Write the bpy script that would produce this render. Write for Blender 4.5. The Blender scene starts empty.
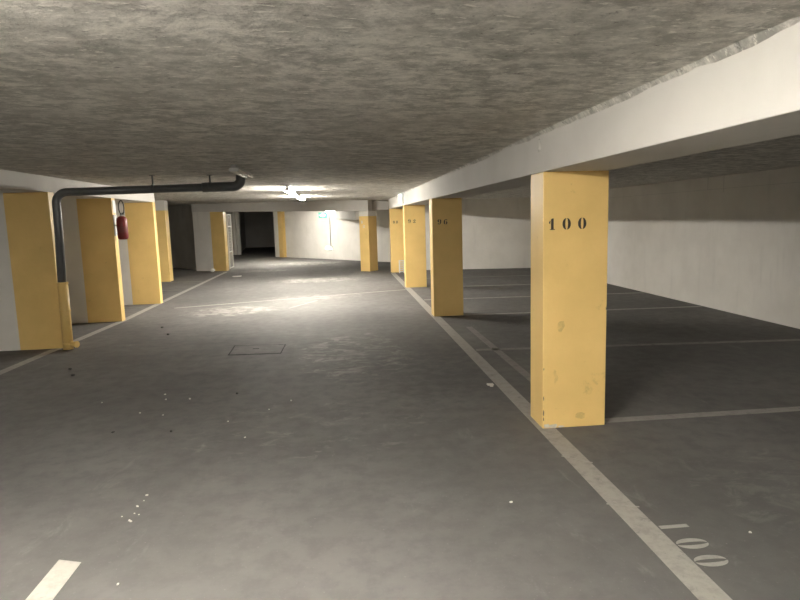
import bpy, bmesh, math, random
from mathutils import Vector, Matrix
random.seed(7)
S = bpy.context.scene
C = S.collection
PI = math.pi

# ------------------------------------------------------------------ materials
def mat(name):
    m = bpy.data.materials.new(name); m.use_nodes = True
    nt = m.node_tree; b = nt.nodes['Principled BSDF']
    return m, nt, b

def N(nt, t, **kw):
    n = nt.nodes.new(t)
    for k, v in kw.items():
        if k.startswith('i_'):
            n.inputs[k[2:].replace('_', ' ')].default_value = v
        else:
            setattr(n, k, v)
    return n

def noise(nt, vec, scale, detail=6, rough=.6, dist=0):
    n = N(nt, 'ShaderNodeTexNoise')
    n.inputs['Scale'].default_value = scale; n.inputs['Detail'].default_value = detail
    n.inputs['Roughness'].default_value = rough; n.inputs['Distortion'].default_value = dist
    nt.links.new(vec, n.inputs['Vector'])
    return n.outputs['Fac']

def ramp(nt, fac, p0, p1, c0=0., c1=1.):
    r = N(nt, 'ShaderNodeMapRange'); r.interpolation_type = 'SMOOTHSTEP'
    r.inputs['From Min'].default_value = p0; r.inputs['From Max'].default_value = p1
    r.inputs['To Min'].default_value = c0; r.inputs['To Max'].default_value = c1
    nt.links.new(fac, r.inputs['Value'])
    return r.outputs['Result']

def mixc(nt, fac, a, b):
    m = N(nt, 'ShaderNodeMix'); m.data_type = 'RGBA'
    if isinstance(fac, float): m.inputs[0].default_value = fac
    else: nt.links.new(fac, m.inputs[0])
    for v, i in ((a, 6), (b, 7)):
        if isinstance(v, tuple): m.inputs[i].default_value = (*v, 1)
        else: nt.links.new(v, m.inputs[i])
    return m.outputs[2]

def math_(nt, op, a, b=None):
    m = N(nt, 'ShaderNodeMath'); m.operation = op
    for i, v in enumerate((a, b)):
        if v is None: continue
        if isinstance(v, (int, float)): m.inputs[i].default_value = v
        else: nt.links.new(v, m.inputs[i])
    return m.outputs[0]

def coords(nt, scale=(1, 1, 1), rot=0):
    g = N(nt, 'ShaderNodeNewGeometry')
    mp = N(nt, 'ShaderNodeMapping'); mp.inputs['Scale'].default_value = scale
    mp.inputs['Rotation'].default_value = (0, 0, rot)
    nt.links.new(g.outputs['Position'], mp.inputs['Vector'])
    return mp.outputs['Vector']

def bump(nt, b, h, strength, dist):
    n = N(nt, 'ShaderNodeBump'); n.inputs['Strength'].default_value = strength
    n.inputs['Distance'].default_value = dist
    nt.links.new(h, n.inputs['Height']); nt.links.new(n.outputs['Normal'], b.inputs['Normal'])

def sep(nt, v):
    s = N(nt, 'ShaderNodeSeparateXYZ'); nt.links.new(v, s.inputs[0]); return s.outputs

def painted(name, col, col2, rough=.6, nscale=3., bstr=.25, bdist=.004, lo=.35, hi=.75, spec=.4):
    m, nt, b = mat(name); v = coords(nt)
    c = mixc(nt, ramp(nt, noise(nt, v, nscale), lo, hi), col, col2)
    nt.links.new(c, b.inputs['Base Color']); b.inputs['Roughness'].default_value = rough
    b.inputs['Specular IOR Level'].default_value = spec
    if bstr: bump(nt, b, noise(nt, v, 45, 4), bstr, bdist)
    return m

def plain(name, col, rough=.5, metal=0., emit=None, es=0.):
    m, nt, b = mat(name); b.inputs['Base Color'].default_value = (*col, 1)
    v = coords(nt)
    nt.links.new(ramp(nt, noise(nt, v, 20, 3), .3, .7, max(0, rough-.06), min(1, rough+.06)), b.inputs['Roughness'])
    b.inputs['Metallic'].default_value = metal
    if emit:
        b.inputs['Emission Color'].default_value = (*emit, 1); b.inputs['Emission Strength'].default_value = es
    return m

def ceiling_material():
    m, nt, b = mat('sprayed_concrete_ceiling')
    v = coords(nt, (1, 1.15, 1)); v2 = coords(nt, (1, 1, 1))
    n1 = noise(nt, v, 6.5, 12, .76, .2); n2 = noise(nt, v2, 1.1, 5, .6); n3 = noise(nt, coords(nt, (.6, 1.5, 1)), 24, 8, .72)
    c = mixc(nt, ramp(nt, n1, .38, .64), (.38, .366, .33), (.84, .81, .745))
    c = mixc(nt, ramp(nt, n2, .42, .72, 0., .55), c, (.50, .48, .435))
    spk = ramp(nt, n3, .56, .64, 0., .9)
    c = mixc(nt, spk, c, (.93, .90, .83))
    drk = ramp(nt, noise(nt, v, 19, 9, .75), .57, .68, 0., .75)
    c = mixc(nt, drk, c, (.15, .144, .13))
    nt.links.new(c, b.inputs['Base Color'])
    b.inputs['Roughness'].default_value = .75; b.inputs['Specular IOR Level'].default_value = .35
    h = math_(nt, 'ADD', math_(nt, 'MULTIPLY', n1, 1.), math_(nt, 'MULTIPLY', n3, .45))
    bump(nt, b, h, .9, .035)
    return m

def spot(nt, xyz, x, y, rx, ry):
    dx = math_(nt, 'DIVIDE', math_(nt, 'SUBTRACT', xyz[0], x), rx)
    dy = math_(nt, 'DIVIDE', math_(nt, 'SUBTRACT', xyz[1], y), ry)
    d = math_(nt, 'SQRT', math_(nt, 'ADD', math_(nt, 'MULTIPLY', dx, dx), math_(nt, 'MULTIPLY', dy, dy)))
    return ramp(nt, d, .35, 1., 1., 0.)

def floor_colour(nt):
    v = coords(nt); vs = coords(nt, (1, .35, 1), .15)
    big = noise(nt, v, .55, 6, .6, .3); med = noise(nt, v, 6.5, 9, .68); fine = noise(nt, v, 60, 4, .6)
    c = mixc(nt, ramp(nt, big, .35, .68), (.114, .1095, .1055), (.156, .150, .1445))
    c = mixc(nt, ramp(nt, med, .42, .66, 0., .45), c, (.100, .0985, .096))
    c = mixc(nt, ramp(nt, noise(nt, vs, 5, 7, .7, .6), .58, .78, 0., .5), c, (.245, .24, .23))
    c = mixc(nt, ramp(nt, fine, .62, .75, 0., .35), c, (.29, .283, .27))
    return c, v, med, fine

def floor_material():
    m, nt, b = mat('worn_parking_floor')
    c, v, med, fine = floor_colour(nt)
    p = sep(nt, v)
    # pale powder stains with shapes of their own
    masks = [(spot(nt, p, -2.1, 11.3, 1.5, 1.1), .50, .6), (spot(nt, p, -.6, 12.9, 1.9, .75), .50, .35),
             (spot(nt, p, .1, 7.2, 1.25, 2.4), .54, .5), (spot(nt, p, -.7, 16.6, 2.2, 1.2), .50, .8),
             (spot(nt, p, 2.6, 3.0, 1.2, 1.2), .56, .15), (spot(nt, p, -.3, 4.6, 2.2, 1.4), .62, .22), (spot(nt, p, -2.6, 20.5, 1.5, .9), .5, .6),
             (spot(nt, p, -1.4, 23.5, 2.6, 1.5), .48, .7)]
    nn = noise(nt, coords(nt, (1, 1.6, 1)), 4.2, 9, .72, .8)
    for s, th, a in masks:
        f = math_(nt, 'MULTIPLY', ramp(nt, math_(nt, 'MULTIPLY', nn, math_(nt, 'ADD', math_(nt, 'MULTIPLY', s, .5), .5)), th*.86, th*.86+.14), math_(nt, 'MULTIPLY', s, a))
        c = mixc(nt, f, c, (.38, .367, .335))
    # darker patch, mottled by the medium noise
    f = math_(nt, 'MULTIPLY', spot(nt, p, .75, 6.6, 1.1, 2.2), ramp(nt, med, .35, .6, .2, .6))
    c = mixc(nt, f, c, (.092, .091, .089))
    nt.links.new(c, b.inputs['Base Color'])
    nt.links.new(ramp(nt, med, .3, .7, .68, .85), b.inputs['Roughness'])
    b.inputs['Specular IOR Level'].default_value = .3
    h = math_(nt, 'ADD', med, math_(nt, 'MULTIPLY', fine, .35))
    bump(nt, b, h, .25, .003)
    return m

def line_material(name, paint, wear_lo, wear_hi):
    m, nt, b = mat(name)
    c, v, med, fine = floor_colour(nt)
    w = ramp(nt, noise(nt, v, 9, 9, .75, .5), wear_lo, wear_hi, 1., 0.)
    pc = mixc(nt, ramp(nt, noise(nt, v, 14, 6, .7), .4, .7), paint, tuple(x*.78 for x in paint))
    c = mixc(nt, w, c, pc)
    nt.links.new(c, b.inputs['Base Color']); b.inputs['Roughness'].default_value = .62
    bump(nt, b, fine, .2, .004)
    return m

def pillar_material():
    m, nt, b = mat('yellow_pillar_paint'); v = coords(nt); p = sep(nt, v)
    c = mixc(nt, ramp(nt, noise(nt, v, 1.6, 5), .35, .7), (.83, .585, .225), (.75, .525, .195))
    c = mixc(nt, ramp(nt, noise(nt, v, 5.5, 7, .7, .4), .63, .72, 0., .45), c, (.42, .29, .10))     # grubby scuffs
    c = mixc(nt, ramp(nt, noise(nt, v, 60, 3, .6), .70, .78, 0., .5), c, (.38, .28, .12))
    nt.links.new(c, b.inputs['Base Color']); b.inputs['Roughness'].default_value = .42
    b.inputs['Specular IOR Level'].default_value = .4
    bump(nt, b, noise(nt, v, 30, 6), .3, .004)
    return m

def white_wall_material(name, a, b2, streak=.3):
    m, nt, b = mat(name); v = coords(nt); vz = coords(nt, (1, 1, .12))
    c = mixc(nt, ramp(nt, noise(nt, v, 1.3, 6), .35, .7), a, b2)
    c = mixc(nt, ramp(nt, noise(nt, vz, 5, 6, .6), .55, .8, 0., streak), c, tuple(x*.62 for x in a))
    c = mixc(nt, ramp(nt, noise(nt, v, 9, 8, .75), .66, .78, 0., .4), c, tuple(x*.6 for x in a))
    nt.links.new(c, b.inputs['Base Color']); b.inputs['Roughness'].default_value = .7
    b.inputs['Specular IOR Level'].default_value = .3
    bump(nt, b, noise(nt, v, 14, 8), .3, .006)
    return m

M = dict(
    ceil=ceiling_material(), floor=floor_material(),
    line=line_material('worn_white_line_paint', (.34, .325, .295), .55, .74),
    dash=line_material('white_dash_paint', (.44, .42, .38), .6, .76),
    stall=line_material('thin_stall_line_paint', (.30, .29, .262), .56, .72),
    faint=line_material('nearly_worn_off_line_paint', (.225, .215, .195), .48, .66),
    stencil=line_material('floor_stencil_paint', (.35, .34, .31), .6, .75),
    yellow=pillar_material(),
    wall=white_wall_material('whitewashed_wall', (.78, .755, .71), (.70, .675, .63)),
    beam=white_wall_material('white_beam_paint', (.62, .60, .565), (.565, .545, .51), .15),
    dirty=white_wall_material('bare_grey_wall', (.62, .605, .57), (.52, .51, .48)),
    pipe=plain('dark_grey_plastic_pipe', (.12, .127, .13), .35),
    steel=plain('galvanised_steel', (.38, .38, .37), .4, .7),
    black=plain('black_stencil_paint', (.035, .028, .022), .6),
    rubber=plain('black_rubber_hose', (.02, .02, .02), .5),
    red=plain('red_extinguisher_enamel', (.20, .02, .02), .35),
    white=plain('white_plastic', (.72, .72, .70), .4),
    tin=plain('white_enamelled_sheet', (.66, .65, .61), .35),
    tube_off=plain('cold_fluorescent_glass', (.90, .87, .78), .25),
    tube_on=plain('lit_fluorescent_tube', (.9, .9, .9), .3, 0, (1., .95, .855), 72.),
    tube_mid=plain('lit_fluorescent_tube_brighter', (.9, .9, .9), .3, 0, (1., .95, .855), 105.),
    tube_near=plain('lit_fluorescent_tube_near', (.9, .9, .9), .3, 0, (1., .95, .855), 84.),
    tube_added=plain('lit_fluorescent_tube_added', (.9, .9, .9), .3, 0, (1., .95, .855), 55.),  # weaker tubes for the added lamp left of the near one
    wallglow=plain('lit_wall_lamp_diffuser', (.9, .9, .9), .3, 0, (1., .95, .85), 9.),
    exitg=plain('exit_sign_green', (.02, .30, .16), .4, 0, (.25, .55, .42), .25),
    exitw=plain('exit_sign_white', (.9, .95, .92), .4, 0, (.8, 1., .92), 1.5),
    glow=plain('lit_emergency_diffuser', (.8, .9, .92), .3, 0, (.75, .95, 1.), .9),
    iron=painted('manhole_iron', (.11, .107, .10), (.15, .145, .135), .6, 9, .5, .004),
    gap=plain('dark_joint', (.02, .02, .018), .9),
    pale=painted('pale_stone_chip', (.72, .70, .64), (.55, .53, .48), .7, 40, 0),
    darkbit=painted('dark_grit', (.03, .03, .028), (.05, .048, .045), .8, 40, 0),
    paper=painted('crumpled_paper', (.80, .78, .72), (.68, .66, .6), .7, 20, 0),
    chipw=painted('bare_plaster_chip', (.72, .68, .60), (.5, .46, .4), .8, 30, .3),
)

# ------------------------------------------------------------------ helpers
def link(name, bm, m, parent=None, smooth=False, bevel=0.):
    bmesh.ops.recalc_face_normals(bm, faces=bm.faces)
    me = bpy.data.meshes.new(name); bm.to_mesh(me); bm.free()
    o = bpy.data.objects.new(name, me); C.objects.link(o)
    me.materials.append(m)
    if smooth:
        for p in me.polygons: p.use_smooth = True
    if bevel:
        md = o.modifiers.new('bevel', 'BEVEL'); md.width = bevel; md.segments = 2; md.limit_method = 'ANGLE'
    if parent:
        o.parent = parent
        o.matrix_parent_inverse = parent.matrix_basis.inverted()
    return o

def tag(o, label=None, cat=None, group=None, kind=None):
    if label: o['label'] = label
    if cat: o['category'] = cat
    if group: o['group'] = group
    if kind: o['kind'] = kind
    return o

def thing(name, loc, label, cat, group=None):
    o = bpy.data.objects.new(name, None); C.objects.link(o); o.location = loc
    o.empty_display_size = .1
    return tag(o, label, cat, group)

def prism(bm, fp, z0, z1):
    n = len(fp)
    z0 = z0 if isinstance(z0, (list, tuple)) else [z0]*n
    z1 = z1 if isinstance(z1, (list, tuple)) else [z1]*n
    a = [bm.verts.new((p[0], p[1], z)) for p, z in zip(fp, z0)]
    b = [bm.verts.new((p[0], p[1], z)) for p, z in zip(fp, z1)]
    bm.faces.new(a[::-1]); bm.faces.new(b)
    for i in range(n):
        j = (i+1) % n
        bm.faces.new((a[i], a[j], b[j], b[i]))

def box(bm, x0, x1, y0, y1, z0, z1):
    prism(bm, [(x0, y0), (x1, y0), (x1, y1), (x0, y1)], z0, z1)

def nb(*args):
    bm = bmesh.new()
    if args: box(bm, *args)
    return bm

def tube(bm, pts, r, seg=14, caps=True):
    pts = [Vector(p) for p in pts]; n = len(pts)
    rs = r if isinstance(r, (list, tuple)) else [r]*n
    rings = []; ref = None
    for i, p in enumerate(pts):
        t = (pts[min(i+1, n-1)]-pts[max(i-1, 0)]).normalized()
        if ref is None:
            ref = Vector((0, 0, 1)) if abs(t.z) < .9 else Vector((0, 1, 0))
        u = (ref - t*ref.dot(t)).normalized(); w = t.cross(u); ref = u
        rings.append([bm.verts.new(p+(u*math.cos(a)+w*math.sin(a))*rs[i]) for a in [2*PI*k/seg for k in range(seg)]])
    for A, B in zip(rings, rings[1:]):
        for k in range(seg):
            bm.faces.new((A[k], A[(k+1) % seg], B[(k+1) % seg], B[k]))
    if caps:
        bm.faces.new(rings[0][::-1]); bm.faces.new(rings[-1])

def lathe(bm, c, prof, seg=24):
    tube(bm, [(c[0], c[1], c[2]+z) for r, z in prof], [max(r, .0005) for r, z in prof], seg)

def arc(c, r, a0, a1, n, ax, ay):
    c, ax, ay = Vector(c), Vector(ax), Vector(ay)
    return [c+ax*(r*math.cos(a0+(a1-a0)*i/n))+ay*(r*math.sin(a0+(a1-a0)*i/n)) for i in range(n+1)]

# ceiling height: the slab falls slightly to the right
def zc(x):
    return 2.188+(1.447-x)*.0172 if x <= 1.447 else (2.188-(x-1.447)*.118 if x < 1.94 else 2.13)

# stencil digits: quads strips in a unit box (height 1, centred)
def digit_shapes(ch):
    out = []
    def strip(A, B):
        for i in range(len(A)-1): out.append([A[i], A[i+1], B[i+1], B[i]])
    def cres(cx, cy, a, b, ia, ib, side, t0=-90, t1=90, gap=.035, n=12):
        A = []; B = []
        for i in range(n+1):
            t = math.radians(t0+(t1-t0)*i/n)
            A.append((cx+side*(gap+(a-gap)*math.cos(t)), cy+b*math.sin(t)))
            B.append((cx+side*(gap+(ia-gap)*math.cos(t)), cy+ib*math.sin(t)))
        strip(A, B)
    if ch == '0':
        for s in (-1, 1): cres(0, 0, .38, .5, .12, .46, s)
    elif ch == 'l':
        out.append([(-.13, -.5), (.13, -.5), (.13, .5), (-.13, .5)])
    elif ch == '1':
        out.append([(-.09, -.44), (.15, -.44), (.15, .42), (.15, .5), (.02, .5), (-.09, .42)])
        out.append([(-.2, -.5), (.26, -.5), (.26, -.44), (-.2, -.44)])
        out.append([(-.27, .08), (-.16, .02), (-.13, .34), (-.27, .2)])
    elif ch in '69':
        cres(0, .2, .36, .3, .11, .25, -1)
        cres(0, .2, .36, .3, .12, .25, 1, -20, 90)
        A = [(.36, .1), (.35, -.1), (.28, -.3), (.1, -.46), (-.1, -.5)]
        B = [(.12, .1), (.12, -.1), (.1, -.26), (.02, -.4), (-.1, -.44)]
        strip(A, B)
        out.append([(-.3, -.46), (-.13, -.46), (-.13, -.28), (-.3, -.28)])
        if ch == '6': out = [[(-x, -y) for x, y in q] for q in out]
    elif ch == '8':
        for cy, r in ((.25, .25), (-.25, .25)):
            for s in (-1, 1): cres(0, cy, .34, r, .1, r*.8, s)
    elif ch == '2':
        cres(0, .2, .36, .3, .12, .24, 1, -30, 90)
        out.append([(-.32, .12), (-.1, .12), (-.1, .34), (-.32, .34)])
        out.append([(-.36, -.42), (-.16, -.42), (.34, .06), (.12, .06)])
        out.append([(-.36, -.5), (.38, -.5), (.38, -.28), (-.1, -.42), (-.36, -.42)])
    return out

def digit(bm, ch, o, u, v, h, w=1.):
    """flat paint film standing 0.8 mm proud of the surface"""
    o, u, v = Vector(o), Vector(u), Vector(v); n = u.cross(v)
    for q in digit_shapes(ch):
        a = [bm.verts.new(o+u*(x*h*w)+v*(y*h)+n*.0002) for x, y in q]
        b = [bm.verts.new(o+u*(x*h*w)+v*(y*h)+n*.0010) for x, y in q]
        bm.faces.new(b); bm.faces.new(a[::-1])
        for i in range(len(q)):
            j = (i+1) % len(q); bm.faces.new((a[i], a[j], b[j], b[i]))

def struct(name, bm, m):
    return tag(link(name, bm, m), kind='structure')

# ------------------------------------------------------------------ setting
X0, X1, Y0, Y1 = -9., 6., -8., 41.
floor = struct('floor', nb(X0-.3, X1+.3, Y0-.3, Y1, -.25, 0), M['floor'])
bm = bmesh.new()
prof = [X0-.3, -5., -3.73, 0., 1.447, 1.94, X1+.3]
for a, b in zip(prof, prof[1:]):
    prism(bm, [(a, Y0-.3), (b, Y0-.3), (b, Y1), (a, Y1)], [zc(a), zc(b), zc(b), zc(a)], 2.8)
bmesh.ops.remove_doubles(bm, verts=bm.verts, dist=1e-5)
ceiling = struct('ceiling', bm, M['ceil'])

def wall(name, p, q, th, m, z1=None, side=1):
    p, q = Vector(p), Vector(q); d = (q-p).normalized(); n = Vector((-d.y, d.x))*th*side
    fp = [p, q, q+n, p+n]; bm = bmesh.new()
    prism(bm, [tuple(v) for v in fp], 0, [z1 or zc(v.x) for v in fp])
    return struct(name, bm, m)

wall('wall_right', (6, Y0), (6, 18.2), .25, M['wall'], side=-1)
wall('wall_rear', (X0, Y0), (6, Y0), .25, M['wall'], side=-1)
wall('wall_left', (X0, Y0), (X0, 27.3), .25, M['wall'])
wall('wall_bay_end', (2.3, 18.6), (5.999, 17.93), .25, M['wall'])
wall('wall_return', (2.30, 18.87), (2.3, 21.85), .25, M['wall'], side=-1)
wall('wall_far', (-2.997, 28.70), (2.29, 21.90), .3, M['wall'])
wall('wall_recess', (-5.12, 21.95), (-9, 27.2), .2, M['dirty'], side=-1)
wall('wall_passage_side', (-5.45, 22.75), (-6.3, 33.2), .2, M['wall'])
wall('wall_far_left', (-6.25, 33.1), (-5.34, 31.62), .2, M['wall'])
# the unlit room beyond the opening
wall('wall_store_left', (-5.30, 31.72), (-6.3, 40.5), .2, M['wall'])
wall('wall_store_right', (-2.55, 28.55), (-1.9, 40.5), .2, M['dirty'], side=-1)
wall('wall_store_end', (-6.3, 40.6), (-1.9, 40.6), .2, M['wall'])
# formwork joint lines in the upper part of the right wall
for i, (a, b, z0, z1) in enumerate(((7.0, 17.9, 1.925, 1.931), (9.52, 9.53, 1.93, 2.128), (9.10, 9.11, 1.87, 2.128))):
    struct('trim_%d' % (i+1), nb(5.996, 5.9999, a, b, z0, z1), M['dirty'])

# painted floor markings: parts of the floor
def fpoly(name, pts, m, label=None, z=.0015):
    bm = bmesh.new(); prism(bm, pts, .0003, z)
    o = link(name, bm, m, floor)
    if label: o['label'] = label
    return o
def fline(name, p, q, w, m, label=None, z=.0015):
    p, q = Vector(p), Vector(q); d = (q-p).normalized(); n = Vector((-d.y, d.x))*w/2
    return fpoly(name, [tuple(p-n), tuple(q-n), tuple(q+n), tuple(p+n)], m, label, z)
fline('bay_front_line', (1.478, .9), (1.478, 18.0), .135, M['line'], 'worn white line running along the row of numbered pillars')
fline('bay_front_line', (-3.98, 5.0), (-3.80, 10.5), .12, M['line'], 'worn white line along the left wall ends', .0015)
fline('bay_front_line', (-3.80, 10.5), (-3.90, 20.7), .12, M['line'], 'worn white line leading to the far left pillar', .0016)
for i, (ya, yb, m) in enumerate(((4.36, 4.36, 'stall'), (7.05, 6.70, 'faint'), (9.70, 9.50, 'stall'), (11.72, 11.45, 'stall'), (13.9, 13.5, 'stall'), (16.0, 15.6, 'faint'))):
    fline('stall_line', (1.56, ya), (5.95, yb), .10, M[m])
fline('stall_line', (1.80, 5.2), (1.80, 8.6), .09, M['faint'], 'faint ghost line beside the pillar row')
fline('stall_line', (-4.0, 15.35), (-7.5, 15.6), .07, M['faint']); fline('stall_line', (-3.98, 17.5), (-7.5, 17.7), .07, M['faint'])
fpoly('lane_dash', [(-1.44, 1.3), (-1.32, 1.3), (-1.315, 2.86), (-1.435, 2.90)], M['dash'], 'short white centre dash in the aisle')
fline('cross_line', (-3.3, 12.0), (1.40, 13.58), .06, M['line'], 'thin pale line crossing the aisle')
fline('paint_streak', (-1.05, 11.3), (-.55, 12.3), .05, M['faint'])
# small paint flicks over the long line
fline('paint_streak', (1.40, 3.74), (1.555, 3.60), .012, M['stencil'], z=.0022)
fline('paint_streak', (1.40, 3.05), (1.56, 2.99), .010, M['stencil'], z=.0022)
bmn = [('l', 2.765, .15), ('0', 2.60, .155), ('0', 2.45, .155)]
for ch, y, h in bmn:
    bm = bmesh.new(); digit(bm, ch, (1.630, y, .0006), (0, -1, 0), (1, 0, 0), h, .78)
    o = link('stencilled_digit', bm, M['stencil'], floor)
    o['label'] = 'pale stencilled %s on the floor' % ch.replace('l', '1')

# ------------------------------------------------------------------ beams
def beam(name, fp, z0, m, label, z1=None):
    bm = bmesh.new(); prism(bm, fp, z0, z1 or [zc(p[0]) for p in fp])
    return tag(link(name, bm, m, bevel=.006), label, 'beam')
ZR, ZL = 1.903, 2.075
longbeam = beam('ceiling_beam', [(1.447, Y0), (1.925, Y0), (1.925, 18.38), (1.447, 18.38)], ZR, M['beam'],
     'long white concrete beam carried by the row of numbered yellow pillars')
bm = bmesh.new(); k = 260; rnd = random.Random(3); prev = None; zz = .012
for i in range(k+1):
    y = 1.2+17.1*(i/k)**1.4; zz = max(.004, min(.03, zz+rnd.uniform(-.006, .006)))
    a = bm.verts.new((1.4465, y, 2.187-zz)); b = bm.verts.new((1.4465-zz*.8, y, 2.1875)); c_ = bm.verts.new((1.4465, y, 2.1875))
    if prev: bm.faces.new((prev[0], a, b, prev[1])); bm.faces.new((prev[1], b, c_, prev[2])); bm.faces.new((prev[2], c_, a, prev[0]))
    prev = (a, b, c_)
o = link('mortar_edge', bm, M['ceil'], longbeam); o['label'] = 'rough mortar edge where beam meets ceiling'
bm = bmesh.new(); bmesh.ops.create_icosphere(bm, subdivisions=3, radius=.03)
for v in bm.verts: v.co = Vector((v.co.x*.25, v.co.y*1.2, v.co.z*1.5))*rnd.uniform(.8, 1.15)+Vector((1.446, 4.36, 2.10+.02*v.co.y))
o = link('plaster_lump', bm, M['beam'], longbeam, smooth=True); o['label'] = 'small plaster lump'
beam('ceiling_beam', [(-4.05, Y0), (-3.785, Y0), (-3.785, 12.96), (-4.05, 12.96)], ZL, M['beam'],
     'white beam over the yellow wall ends on the left side')
beam('ceiling_beam', [(X0, 17.8), (-4.95, 17.8), (-4.95, 18.15), (X0, 18.15)], 2.02, M['beam'],
     'short white beam end above the set-back yellow wall end')
def along(t, off=0.):
    p, q = Vector((-5.10, 21.55)), Vector((.84, 18.86)); d = (q-p).normalized(); n = Vector((-d.y, d.x))
    v = p+(q-p)*t+n*off; return (v.x, v.y)
A0, A1, A2, A3 = along(0), along(1), along(1, .35), along(0, .35)
beam('ceiling_beam', [A0, A1, A2, A3], [2.03, 1.87, 1.87, 2.03], M['beam'],
     'white beam crossing the far end of the aisle')
beam('ceiling_beam', [(1.0, 19.45), (2.29, 19.45), (2.29, 19.8), (1.0, 19.8)], 1.90, M['beam'],
     'short white beam between the far corner pillar and pillar 88')
beam('ceiling_beam', [(.45, 19.42), (.70, 19.42), (.02, 24.65), (-.23, 24.97)], [1.60, 1.60, 1.66, 1.66], M['beam'],
     'low white beam running back from the far corner pillar to the end wall')

# ------------------------------------------------------------------ numbered pillars
def pillar(y, num, xs, zmid, label, d=.297):
    t = thing('concrete_pillar', (1.69, y+d/2, 0), label, 'pillar')
    link('pillar_shaft', nb(1.447, 1.934, y, y+d, 0, ZR), M['yellow'], t, bevel=.006)
    for ch, x in zip(num, xs):
        bm = bmesh.new(); digit(bm, ch, (x, y, zmid), (1, 0, 0), (0, 0, 1), .082)
        o = link('stencilled_digit', bm, M['black'], t); o['label'] = 'black stencilled %s' % ch
    return t
p100 = pillar(4.266, '100', (1.512, 1.621, 1.737), 1.53, 'nearest and widest looking yellow pillar, stencilled 100 in black')
pillar(9.65, '96', (1.564, 1.664), 1.532, 'yellow pillar with shaded face stencilled 96, second in the row')
pillar(13.96, '92', (1.564, 1.675), 1.538, 'yellow pillar stencilled 92, third in the row')
pillar(18.08, '88', (1.56, 1.65), 1.505, 'farthest numbered yellow pillar, stencilled 88')
# knocked paint at the foot and edge of pillar 100
def chip(bm, c, u, v, ru, rv, n=11):
    c, u, v = Vector(c), Vector(u), Vector(v); nn = u.cross(v)
    rr = [random.uniform(.55, 1.) for _ in range(n)]
    P = [c+u*(ru*r*math.cos(2*PI*k/n))+v*(rv*r*math.sin(2*PI*k/n)) for k, r in enumerate(rr)]
    a = [bm.verts.new(p+nn*.0002) for p in P]; b = [bm.verts.new(p+nn*.0012) for p in P]
    bm.faces.new(b); bm.faces.new(a[::-1])
    for i in range(n): bm.faces.new((a[i], a[(i+1) % n], b[(i+1) % n], b[i]))
bm = bmesh.new()
for x, z, ru, rv in ((1.480, .020, .035, .022), (1.53, .018, .05, .018), (1.59, .011, .03, .010)):
    chip(bm, (x, 4.266, z), (1, 0, 0), (0, 0, 1), ru, rv)
o = link('chipped_patch', bm, M['chipw'], p100); o['label'] = 'white patch of knocked paint at the foot'
bm = bmesh.new()
for z, ru, rv in ((.075, .005, .018), (.12, .006, .028), (.235, .004, .02), (.46, .003, .012)):
    chip(bm, (1.455, 4.266, z), (1, 0, 0), (0, 0, 1), ru, rv)
chip(bm, (1.928, 4.266, .9), (1, 0, 0), (0, 0, 1), .003, .02)
o = link('edge_chip', bm, M['darkbit'], p100); o['label'] = 'dark chips along the corner'
bm = bmesh.new()
chip(bm, (1.745, 4.266, .085), (1, 0, 0), (0, 0, 1), .05, .035, 9)
chip(bm, (1.58, 4.266, .78), (1, 0, 0), (0, 0, 1), .035, .06, 9)
m_, nt_, b_ = mat('scuffed_yellow'); b_.inputs['Base Color'].default_value = (.50, .335, .105, 1); b_.inputs['Roughness'].default_value = .5
nt_.links.new(mixc(nt_, ramp(nt_, noise(nt_, coords(nt_), 25), .4, .6), (.58, .40, .14), (.72, .50, .18)), b_.inputs['Base Color'])
o = link('scuff_mark', bm, m_, p100); o['label'] = 'brown scuff marks'

# far corner pillar, turned like the end wall
u = Vector((-.8, .6)).normalized(); w = Vector((.6, .8)); c0 = Vector((.83, 18.78))
fp = [tuple(c0), tuple(c0+w*.46), tuple(c0+w*.46+u*.345), tuple(c0+u*.345)]
t = thing('concrete_pillar', (c0.x, c0.y, 0), 'yellow pillar turned at an angle under the far crossing beam, with white marks', 'pillar')
bm = bmesh.new(); prism(bm, fp, 0, 1.71); link('pillar_shaft', bm, M['yellow'], t, bevel=.006)
bm = bmesh.new(); prism(bm, fp, 1.71, 1.869); o = link('pillar_cap', bm, M['wall'], t, bevel=.004); o['label'] = 'unpainted white top'
for ch, k, z in (('8', .24, 1.53), ('2', .18, 1.40)):
    bm = bmesh.new(); q = c0+u*k
    digit(bm, ch, (q.x, q.y, z), (-u.x, -u.y, 0), (0, 0, 1), .09); o = link('stencilled_digit', bm, M['white'], t); o['label'] = 'small white stencilled mark'

# ------------------------------------------------------------------ wall ends on the left
def partition(y, label, xe=-3.785, xl=X0+.001, yel=.555, th=.16, zt=ZL, zsplit=None):
    t = thing('partition_wall', (xe, y+th/2, 0), label, 'partition wall')
    bm = bmesh.new(); xb = xe-.266
    pr = [(xl, 0), (xe-yel, 0), (xe-yel, zt), (xb, zt), (xb, zc(xb)), (xl, zc(xl))] if zt == ZL else [(xl, 0), (xe-yel, 0), (xe-yel, zt), (xl, zt)]
    a = [bm.verts.new((p[0], y, p[1])) for p in pr]; b = [bm.verts.new((p[0], y+th, p[1])) for p in pr]
    bm.faces.new(a); bm.faces.new(b[::-1])
    for i in range(len(pr)): j = (i+1) % len(pr); bm.faces.new((a[i], b[i], b[j], a[j]))
    link('wall_panel', bm, M['wall'], t)
    o = link('painted_end', nb(xe-yel, xe, y, y+th, 0, zt), M['yellow'], t); o['label'] = 'yellow painted end'
    return t
partition(8.38, 'white partition wall with yellow end behind the dark drain pipe')
partition(10.57, 'white partition wall whose yellow end carries the red extinguisher')
partition(12.80, 'white partition wall with bright-edged yellow end, just beyond the extinguisher')
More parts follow.
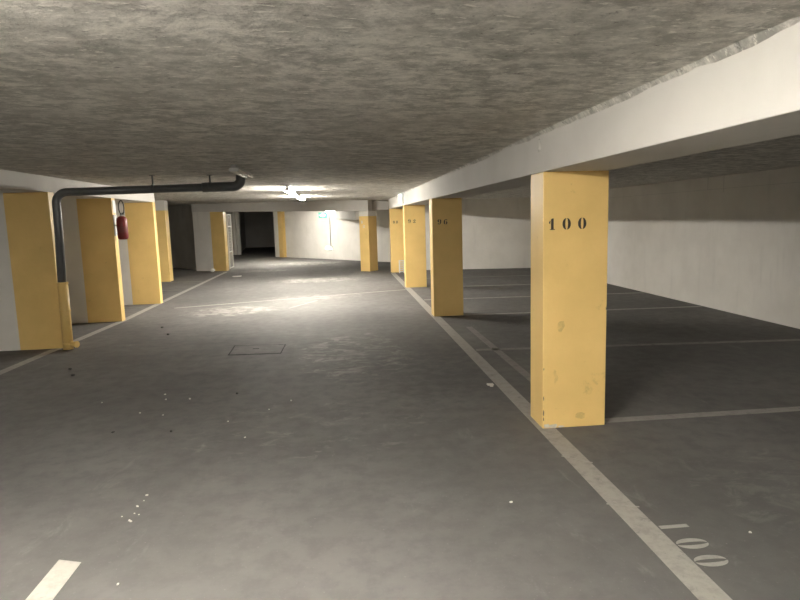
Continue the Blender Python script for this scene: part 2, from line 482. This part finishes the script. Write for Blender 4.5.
partition(17.80, 'set-back yellow-ended partition wall beside the dark recess', xe=-4.95, th=.35, zt=2.02)
for y in (6.1, 3.8, 1.5, -.8):
    pass
# far left pier
fa = lambda t, off=0: along(t, off)
t = thing('concrete_pillar', (fa(.12)[0], fa(.12)[1], 0), 'wide far pier, half white and half yellow, with the metal gate beside it', 'pillar')
ts, tm, te = .004, .113, .193
def hz(t): return 2.03+(1.87-2.03)*t
for n_, a, b, m, lb in (('pier_white_half', ts, tm, 'wall', 'white painted half'), ('pier_yellow_half', tm, te, 'yellow', 'yellow painted half')):
    bm = bmesh.new(); prism(bm, [fa(a), fa(b), (fa(b)[0]+.01, fa(b)[1]+.4) if b == te else fa(b, .34), fa(a, .34)], 0, [hz(a), hz(b), hz(b), hz(a)])
    o = link(n_, bm, M[m], t); o['label'] = lb
# jamb pier right of the dark opening
d = Vector((2.29+2.997, 21.90-28.70)).normalized(); nrm = Vector((d.y, -d.x))
J = Vector((-2.997, 28.70))
def jf(a, b, o0, o1): return [tuple(J+d*a+nrm*o0), tuple(J+d*b+nrm*o0), tuple(J+d*b+nrm*o1), tuple(J+d*a+nrm*o1)]
if nrm.y > 0: nrm = -nrm
t = thing('concrete_pillar', (J.x, J.y, 0), 'cream and yellow jamb pier right of the dark opening', 'pillar')
bm = bmesh.new(); prism(bm, jf(0, .36, .001, .15), 0, 2.1); o = link('pier_cream_half', bm, M['wall'], t); o['label'] = 'cream part'
bm = bmesh.new(); prism(bm, jf(.36, .72, .001, .15), 0, 2.1); o = link('pier_yellow_half', bm, M['yellow'], t); o['label'] = 'yellow part'

# ------------------------------------------------------------------ drain pipe
px, py = -3.655, 8.295
t = thing('drain_pipe', (px, py, 0), 'dark grey drain pipe rising by the first yellow wall end and crossing under the ceiling', 'pipe')
R = .052
bm = bmesh.new()
zt = 2.062
pts = [(px-.03, py, .90), (px-.005, py, 1.6), (px, py, zt-.16)]
pts += arc((px+.14, py, zt-.14), .14, PI, PI/2, 8, (1, 0, 0), (0, 0, 1))
pts += [(-1.72, py, 2.082)]
tube(bm, pts, R, 18); link('pipe_run', bm, M['pipe'], t, smooth=True)
bm = bmesh.new()
pts = [(-1.80, py, 2.081), (-1.42, py, 2.085)] + arc((-1.40, py, 2.185), .10, -PI/2, 0, 8, (1, 0, 0), (0, 0, 1))
pts += [(-1.30, py, zc(-1.3)-.001)]
tube(bm, pts, .064, 18); link('pipe_elbow', bm, M['pipe'], t, smooth=True)
bm = bmesh.new(); tube(bm, [(px-.035, py, .002), (px-.025, py, .90)], .064, 18)
o = link('pipe_sleeve', bm, M['yellow'], t, smooth=True); o['label'] = 'yellow painted lower sleeve'
for z in (.885, .52, .08):
    bm = bmesh.new(); tube(bm, [(px-.033+.01*z, py, z-.012), (px-.033+.01*z, py, z+.012)], .069, 18)
    box(bm, px-.075, px-.06, py, py+.083, z-.01, z+.01)
    o = link('pipe_clamp', bm, M['yellow'], t)
bm = bmesh.new()
tube(bm, [(px+.02, py-.02, .075), (px+.085, py-.045, .07)], .034, 14); tube(bm, [(px+.085, py-.045, .07), (px+.105, py-.052, .07)], .044, 14)
o = link('cleanout_cap', bm, M['yellow'], t, smooth=False); o['label'] = 'small capped cleanout at the foot'
for hx, hzz in ((-2.43, 2.08), (-1.70, 2.084)):
    bm = bmesh.new()
    tube(bm, [(hx-.015, py, hzz), (hx+.015, py, hzz)], .066 if hx > -2 else .058, 18)
    tube(bm, [(hx, py, hzz+.05), (hx, py, zc(hx)-.001)], .011, 8)
    box(bm, hx-.035, hx+.035, py-.02, py+.02, zc(hx)-.008, zc(hx)-.001)
    link('pipe_hanger', bm, M['pipe'], t)

# ------------------------------------------------------------------ extinguisher
ex, ey = -3.655, 10.60
t = thing('fire_extinguisher', (ex, ey, 1.38), 'red fire extinguisher hanging on the second yellow wall end', 'fire extinguisher')
bm = bmesh.new(); lathe(bm, (ex, ey, 1.385), [(.05, 0), (.078, .012), (.086, .04), (.086, .315), (.080, .35), (.055, .38), (.03, .392)], 28)
link('cylinder', bm, M['red'], t, smooth=True)
bm = bmesh.new(); lathe(bm, (ex, ey, 1.775), [(.026, 0), (.026, .03), (.018, .034), (.018, .05)], 14)
tube(bm, [(ex, ey, 1.815), (ex+.07, ey-.03, 1.84)], .009, 8); tube(bm, [(ex, ey, 1.802), (ex+.065, ey-.03, 1.805)], .008, 8)
link('valve', bm, M['steel'], t)
bm = bmesh.new()
pts = [(ex-.01, ey-.02, 1.77)] + arc((ex-.002, ey-.03, 1.86), .045, -PI*.75, -PI*1.0, 3, (1, 0, 0), (0, 0, 1))
loop = [(ex+.02+.042*math.sin(a), ey-.03, 1.915-.115*math.cos(a)) for a in [2*PI*k/28 for k in range(1, 28)]]
tube(bm, loop, .009, 8); link('hose', bm, M['rubber'], t, smooth=True)
bm = bmesh.new(); box(bm, -3.7849, -3.77, ey-.02, ey+.10, 1.45, 1.80)
tube(bm, [(-3.775, ey+.02, 1.62), (ex, ey, 1.62)], .012, 8); link('wall_bracket', bm, M['steel'], t)
bm = bmesh.new(); box(bm, ex-.045, ex+.045, ey-.0865, ey-.0845, 1.50, 1.60)
# label band hugging the cylinder front
bm.free(); bm = bmesh.new()
A = [(ex+.0868*math.cos(a), ey+.0868*math.sin(a)) for a in [math.radians(k) for k in range(-130, -19, 10)]]
for i in range(len(A)-1):
    v = [bm.verts.new((*A[i], 1.50)), bm.verts.new((*A[i+1], 1.50)), bm.verts.new((*A[i+1], 1.60)), bm.verts.new((*A[i], 1.60))]; bm.faces.new(v)
bmesh.ops.remove_doubles(bm, verts=bm.verts, dist=1e-5)
m2, nt2, b2 = mat('dull_red_label'); nt2.links.new(mixc(nt2, noise(nt2, coords(nt2), 30), (.16, .03, .025), (.22, .045, .04)), b2.inputs['Base Color'])
link('label_band', bm, m2, t, smooth=True)
t = tag(link('notice_plate', nb(-3.7845, -3.777, 10.60, 10.72, 1.83, 2.04), M['white'], bevel=.002), 'small white plate on the yellow wall end above the extinguisher', 'sign')

# ------------------------------------------------------------------ fluorescent battens
def batten(x, y0, y1, lit, label, name='fluorescent_lamp', z=None):
    zt = z if z else zc(x)-.002
    t = thing(name, (x, (y0+y1)/2, zt), label, 'ceiling lamp', None)
    bm = bmesh.new()
    box(bm, x-.028, x+.028, y0, y1, zt-.035, min(zc(x-.05), zc(x+.05))-.002 if not z else zt)
    link('lamp_housing', bm, M['tin'] if lit else M['steel'], t, bevel=.004)
    for s in (-.036, .036):
        bm = bmesh.new(); tube(bm, [(x+s, y0+.03, zt-.060), (x+s, y1-.03, zt-.060)], .017, 12)
        link('tube', bm, M[lit or 'tube_off'], t, smooth=True)
    for yy in (y0+.012, y1-.012):
        link('lamp_holder', nb(x-.05, x+.05, yy-.010, yy+.010, zt-.072, zt-.0352), M['white'], t)
    return t
LX = -1.0
batten(-1.13, 6.78, 7.85, None, 'unlit twin-tube ceiling lamp above the elbow of the dark pipe')
batten(-.95, 11.2, 12.5, 'tube_mid', 'lit ceiling lamp nearer the camera of the glowing pair over the aisle')
batten(-.98, 14.9, 16.2, 'tube_mid', 'lit ceiling lamp farther along the aisle, just before the crossing beam')
batten(-1.12, -.05, 1.35, 'tube_near', 'lit twin-tube ceiling lamp over the near aisle, above the camera')
batten(-1.62, .70, 1.85, 'tube_added', 'added lit ceiling lamp left of the near one, unseen, brightening the upper left ceiling')  # unseen lamp, added only to brighten the upper left ceiling
batten(-.95, -4.6, -3.2, 'tube_mid', 'lit twin-tube ceiling lamp over the aisle behind the camera')
batten(-2.6, 23.4, 24.8, 'tube_on', 'lit ceiling lamp hidden beyond the crossing beam')

# end-wall fittings (end wall direction d, facing nrm)
W0 = Vector((-2.997, 28.70))
def onwall(s, off): v = W0+d*s+nrm*off; return (v.x, v.y)
def swall(x):  # distance along the end wall for a given X
    return (x-W0.x)/d.x
def wbox(bm, s0, s1, o0, o1, z0, z1):
    prism(bm, [onwall(s0, o0), onwall(s1, o0), onwall(s1, o1), onwall(s0, o1)], z0, z1)
s_ = swall(-.42)
t = thing('wall_lamp', (*onwall(s_, .05), 2.0), 'small lit lamp high on the end wall above the conduit', 'wall lamp')
bm = bmesh.new(); wbox(bm, s_-.3, s_+.3, .002, .06, 2.0, 2.05); link('lamp_housing', bm, M['tin'], t)
bm = bmesh.new(); wbox(bm, s_-.27, s_+.27, .01, .05, 1.955, 1.999); link('lamp_diffuser', bm, M['wallglow'], t)
s_ = swall(-.74)
t = thing('exit_sign', (*onwall(s_, 0), 1.84), 'small green lit exit sign high on the end wall', 'exit sign')
bm = bmesh.new(); wbox(bm, s_-.28, s_+.28, .002, .05, 1.72, 1.95); link('sign_box', bm, M['exitg'], t, bevel=.004)
bm = bmesh.new()
def wp(pts):
    a = [bm.verts.new((*onwall(s_+x, .0505), 1.835+z)) for x, z in pts]; b = [bm.verts.new((*onwall(s_+x, .053), 1.835+z)) for x, z in pts]
    bm.faces.new(a[::-1]); bm.faces.new(b)
    for i in range(len(pts)): j = (i+1) % len(pts); bm.faces.new((a[i], a[j], b[j], b[i]))
wp([(-.02, -.06), (-.02, .06), (.07, .06), (.07, -.06)])
wp([(-.10, -.02), (-.02, -.02), (-.02, .02), (-.10, .02)]); wp([(-.17, 0), (-.10, -.05), (-.10, .05)])
wp([(.09, -.025), (.2, -.025), (.2, .02), (.09, .02)])
link('sign_symbol', bm, M['exitw'], t)
s_ = swall(-.54)
bm = bmesh.new(); p0, p1 = onwall(s_+.14, .03), onwall(s_+.14, .03)
tube(bm, [(*p0, .56), (*p1, 1.96)], .014, 8)
tag(link('conduit', bm, M['steel']), 'thin grey conduit running down the end wall between the two fittings', 'conduit')
t = thing('emergency_light', (*onwall(s_, 0), .46), 'low emergency light glowing on the end wall below the conduit', 'emergency light')
bm = bmesh.new(); wbox(bm, s_-.25, s_+.25, .002, .045, .38, .55); link('light_housing', bm, M['white'], t, bevel=.004)
bm = bmesh.new(); wbox(bm, s_-.17, s_+.17, .0452, .07, .41, .52); link('light_diffuser', bm, M['glow'], t)
# box on the long beam
t = thing('emergency_light', (1.39, 14.05, 1.93), 'small glowing emergency light box on the long white beam above pillar 92', 'emergency light')
link('light_housing', nb(1.40, 1.446, 14.0, 14.14, 1.93, 2.175), M['white'], t, bevel=.003)
link('light_diffuser', nb(1.345, 1.3995, 14.01, 14.13, 1.95, 2.155), M['glow'], t, bevel=.004)

# ------------------------------------------------------------------ gate
t = thing('metal_gate', (-3.70, 21.35, 0), 'open white metal gate folded back beside the far pier', 'gate')
g0, g1 = Vector((-3.925, 21.49)), Vector((-3.93, 22.2)); gd = (g1-g0).normalized(); L = (g1-g0).length
def gp(s, z): v = g0+gd*s; return (v.x, v.y, z)
bm = bmesh.new()
for s in (0, L): tube(bm, [gp(s, .04), gp(s, 1.93)], .025, 8)
for z in (.065, .62, 1.50, 1.905): tube(bm, [gp(0, z), gp(L, z)], .02, 8)
link('gate_frame', bm, M['tin'], t)
bm = bmesh.new()
for k in range(1, 12): tube(bm, [gp(L*k/12, .065), gp(L*k/12, 1.9)], .006, 6)
for k in range(1, 9): tube(bm, [gp(0, .62+.088*k*1.1), gp(L, .62+.088*k*1.1)], .006, 6)
link('gate_mesh', bm, M['steel'], t)

# ------------------------------------------------------------------ slatted rack near pillar 88
t = thing('slatted_rack', (1.72, 17.85, 0), 'small white slatted rack standing at the foot of pillar 88', 'rack')
bm = bmesh.new()
for x in (1.665, 1.79):
    for y in (17.78, 17.92): box(bm, x-.007, x+.007, y-.007, y+.007, 0, .385)
link('rack_frame', bm, M['white'], t)
bm = bmesh.new()
for k in range(6):
    z = .03+k*.064; box(bm, 1.665, 1.79, 17.772, 17.928, z, z+.022)
link('rack_shelves', bm, M['white'], t)

# ------------------------------------------------------------------ manhole
mp = [(-1.45, 7.42), (-.80, 7.38), (-.79, 7.93), (-1.47, 8.0)]
t = thing('manhole_cover', (-1.12, 7.68, 0), 'rectangular manhole cover set in the aisle floor', 'manhole cover')
def inset(P, k):
    cx = sum(p[0] for p in P)/4; cy = sum(p[1] for p in P)/4
    out = []
    for x, y in P: out.append((x-(k if x > cx else -k), y-(k if y > cy else -k)))
    return out
def ring(bm, P, k, z0, z1):
    Q = inset(P, k)
    for i in range(4):
        j = (i+1) % 4; prism(bm, [P[i], P[j], Q[j], Q[i]], z0, z1)
bm = bmesh.new(); ring(bm, mp, .014, .0004, .004); prism(bm, [(-1.45, 7.405), (-.83, 7.37), (-.82, 7.40), (-1.45, 7.44)], .0041, .0048); link('cover_joint', bm, M['gap'], t)
bm = bmesh.new(); prism(bm, inset(mp, .020), .0004, .0045)
for x0, y0 in ((-1.13, 7.72), (-1.0, 7.6)): pass
link('cover_slab', bm, M['floor'], t, bevel=.001)
bm = bmesh.new(); link('lifting_slot', nb(-1.19, -1.11, 7.70, 7.73, .0061, .008), M['gap'], t)
bm = bmesh.new(); box(bm, -.88, -.82, 7.885, 7.91, .0061, .008); link('lifting_slot', bm, M['gap'], t)

# ------------------------------------------------------------------ litter on the floor
def lump_mesh(name, r, m, flat=.6, seed=0):
    rnd = random.Random(seed); bm = bmesh.new(); bmesh.ops.create_icosphere(bm, subdivisions=2, radius=r)
    for v in bm.verts:
        k = rnd.uniform(.72, 1.12); v.co = Vector((v.co.x*k, v.co.y*k*.8, v.co.z*k*flat))
    zmin = min(v.co.z for v in bm.verts)
    for v in bm.verts: v.co.z -= zmin
    me = bpy.data.meshes.new(name); bm.to_mesh(me); bm.free(); me.materials.append(m); return me
chips = [lump_mesh('stone_chip', .010, M['pale'], .6, s) for s in range(3)]
grits = [lump_mesh('dark_pebble', .016, M['darkbit'], .5, s) for s in range(2)]
def put(name, me, x, y, s, label, cat, group):
    o = bpy.data.objects.new(name, me); C.objects.link(o); o.location = (x, y, 0); o.scale = (s, s, s)
    o.rotation_euler = (0, 0, random.uniform(0, 6.28)); return tag(o, label, cat, group)
near = [(-1.223, 3.558, 1.2), (-1.233, 3.419, 1.1), (-1.221, 3.333, .7), (-1.192, 3.317, .6), (-1.21, 3.24, 1.), (-1.222, 3.253, .9), (-1.28, 3.308, .6), (-1.219, 3.492, .6)]
for k, (x, y, s) in enumerate(near):
    put('stone_chip', chips[k % 3], x, y, s*.8, 'small pale stone chip in the loose trail on the near left floor', 'stone chip', 'pale chips in the near trail')
far_ = [(-1.737, 5.775), (-1.68, 5.602), (-1.457, 5.575), (-1.793, 5.227), (-1.574, 5.133), (-.984, 4.859), (-.786, 4.458), (-.516, 5.35), (-.685, 5.119), (-2.255, 5.617)]
for k, (x, y) in enumerate(far_):
    put('stone_chip', chips[k % 3], x, y, random.uniform(.8, 1.2), 'small pale stone chip scattered on the aisle floor before the manhole', 'stone chip', 'pale chips scattered mid aisle')
put('stone_chip', chips[0], .885, 3.141, 1.0, 'single pale chip on the floor left of the long white line', 'stone chip', None)
put('stone_chip', chips[1], 1.963, 2.651, .8, 'single pale chip on the bay floor right of the stencilled number', 'stone chip', None)
put('stone_chip', chips[2], -1.068, 2.643, .7, 'single pale chip on the floor close right of the short white dash', 'stone chip', None)
for k, (x, y) in enumerate([(-1.847, 4.752), (-1.39, 4.695), (-1.048, 5.675)]):
    put('dark_pebble', grits[k % 2], x, y, .9, 'dark pebble of grit on the near aisle floor', 'pebble', 'dark pebbles near')
for k, (x, y) in enumerate([(-2.607, 9.041), (-2.879, 9.697), (-3.141, 7.044), (-2.982, 6.742)]):
    put('dark_pebble', grits[k % 2], x, y, 1.5, 'dark pebble on the left of the aisle by the yellow wall ends', 'pebble', 'dark pebbles by the wall ends')
bm = bmesh.new(); box(bm, 1.325, 1.385, 5.49, 5.54, 0, .012); box(bm, 1.34, 1.37, 5.45, 5.49, 0, .006)
tag(link('paper_scrap', bm, M['pale'], bevel=.003), 'small pale scrap lying on the long line between pillars 100 and 96', 'scrap')
me = lump_mesh('crumpled_paper', .085, M['paper'], .8, 9)
o = bpy.data.objects.new('crumpled_paper', me); C.objects.link(o); o.location = (-4.36, 20.75, 0)
tag(o, 'crumpled white paper at the foot of the far left pier', 'paper')
me = lump_mesh('flattened_paper', .17, M['paper'], .1, 11)
o = bpy.data.objects.new('flattened_paper', me); C.objects.link(o); o.location = (-3.2, 18.6, 0)
tag(o, 'flattened white paper on the floor before the far left pier', 'paper')

# ------------------------------------------------------------------ camera and render look
f, pitch, yaw, roll = 604.048, math.radians(7.658), math.radians(5.298), math.radians(-1.63)
fwd = Vector((math.sin(yaw)*math.cos(pitch), math.cos(yaw)*math.cos(pitch), -math.sin(pitch)))
right = Vector((math.cos(yaw), -math.sin(yaw), 0)); up = right.cross(fwd)
c, s = math.cos(roll), math.sin(roll)
r2 = right*c+up*s; u2 = -right*s+up*c
cam = bpy.data.cameras.new('camera'); co = bpy.data.objects.new('camera', cam); C.objects.link(co)
mw = Matrix((r2, u2, -fwd)).transposed().to_4x4(); mw.translation = (0, 0, 1.6)
co.matrix_world = mw
cam.sensor_width = 36; cam.lens = f/800*36; cam.clip_start = .05
S.camera = co
w = bpy.data.worlds.new('dark'); S.world = w; w.use_nodes = True
w.node_tree.nodes['Background'].inputs[0].default_value = (0, 0, 0, 1)
w.node_tree.nodes['Background'].inputs[1].default_value = 0
S.view_settings.view_transform = 'Standard'; S.view_settings.look = 'None'
S.view_settings.gamma = 1; S.view_settings.use_curve_mapping = False
S.view_settings.exposure = 2.52
S.cycles.use_denoising = True
S.cycles.max_bounces = 10; S.cycles.diffuse_bounces = 7
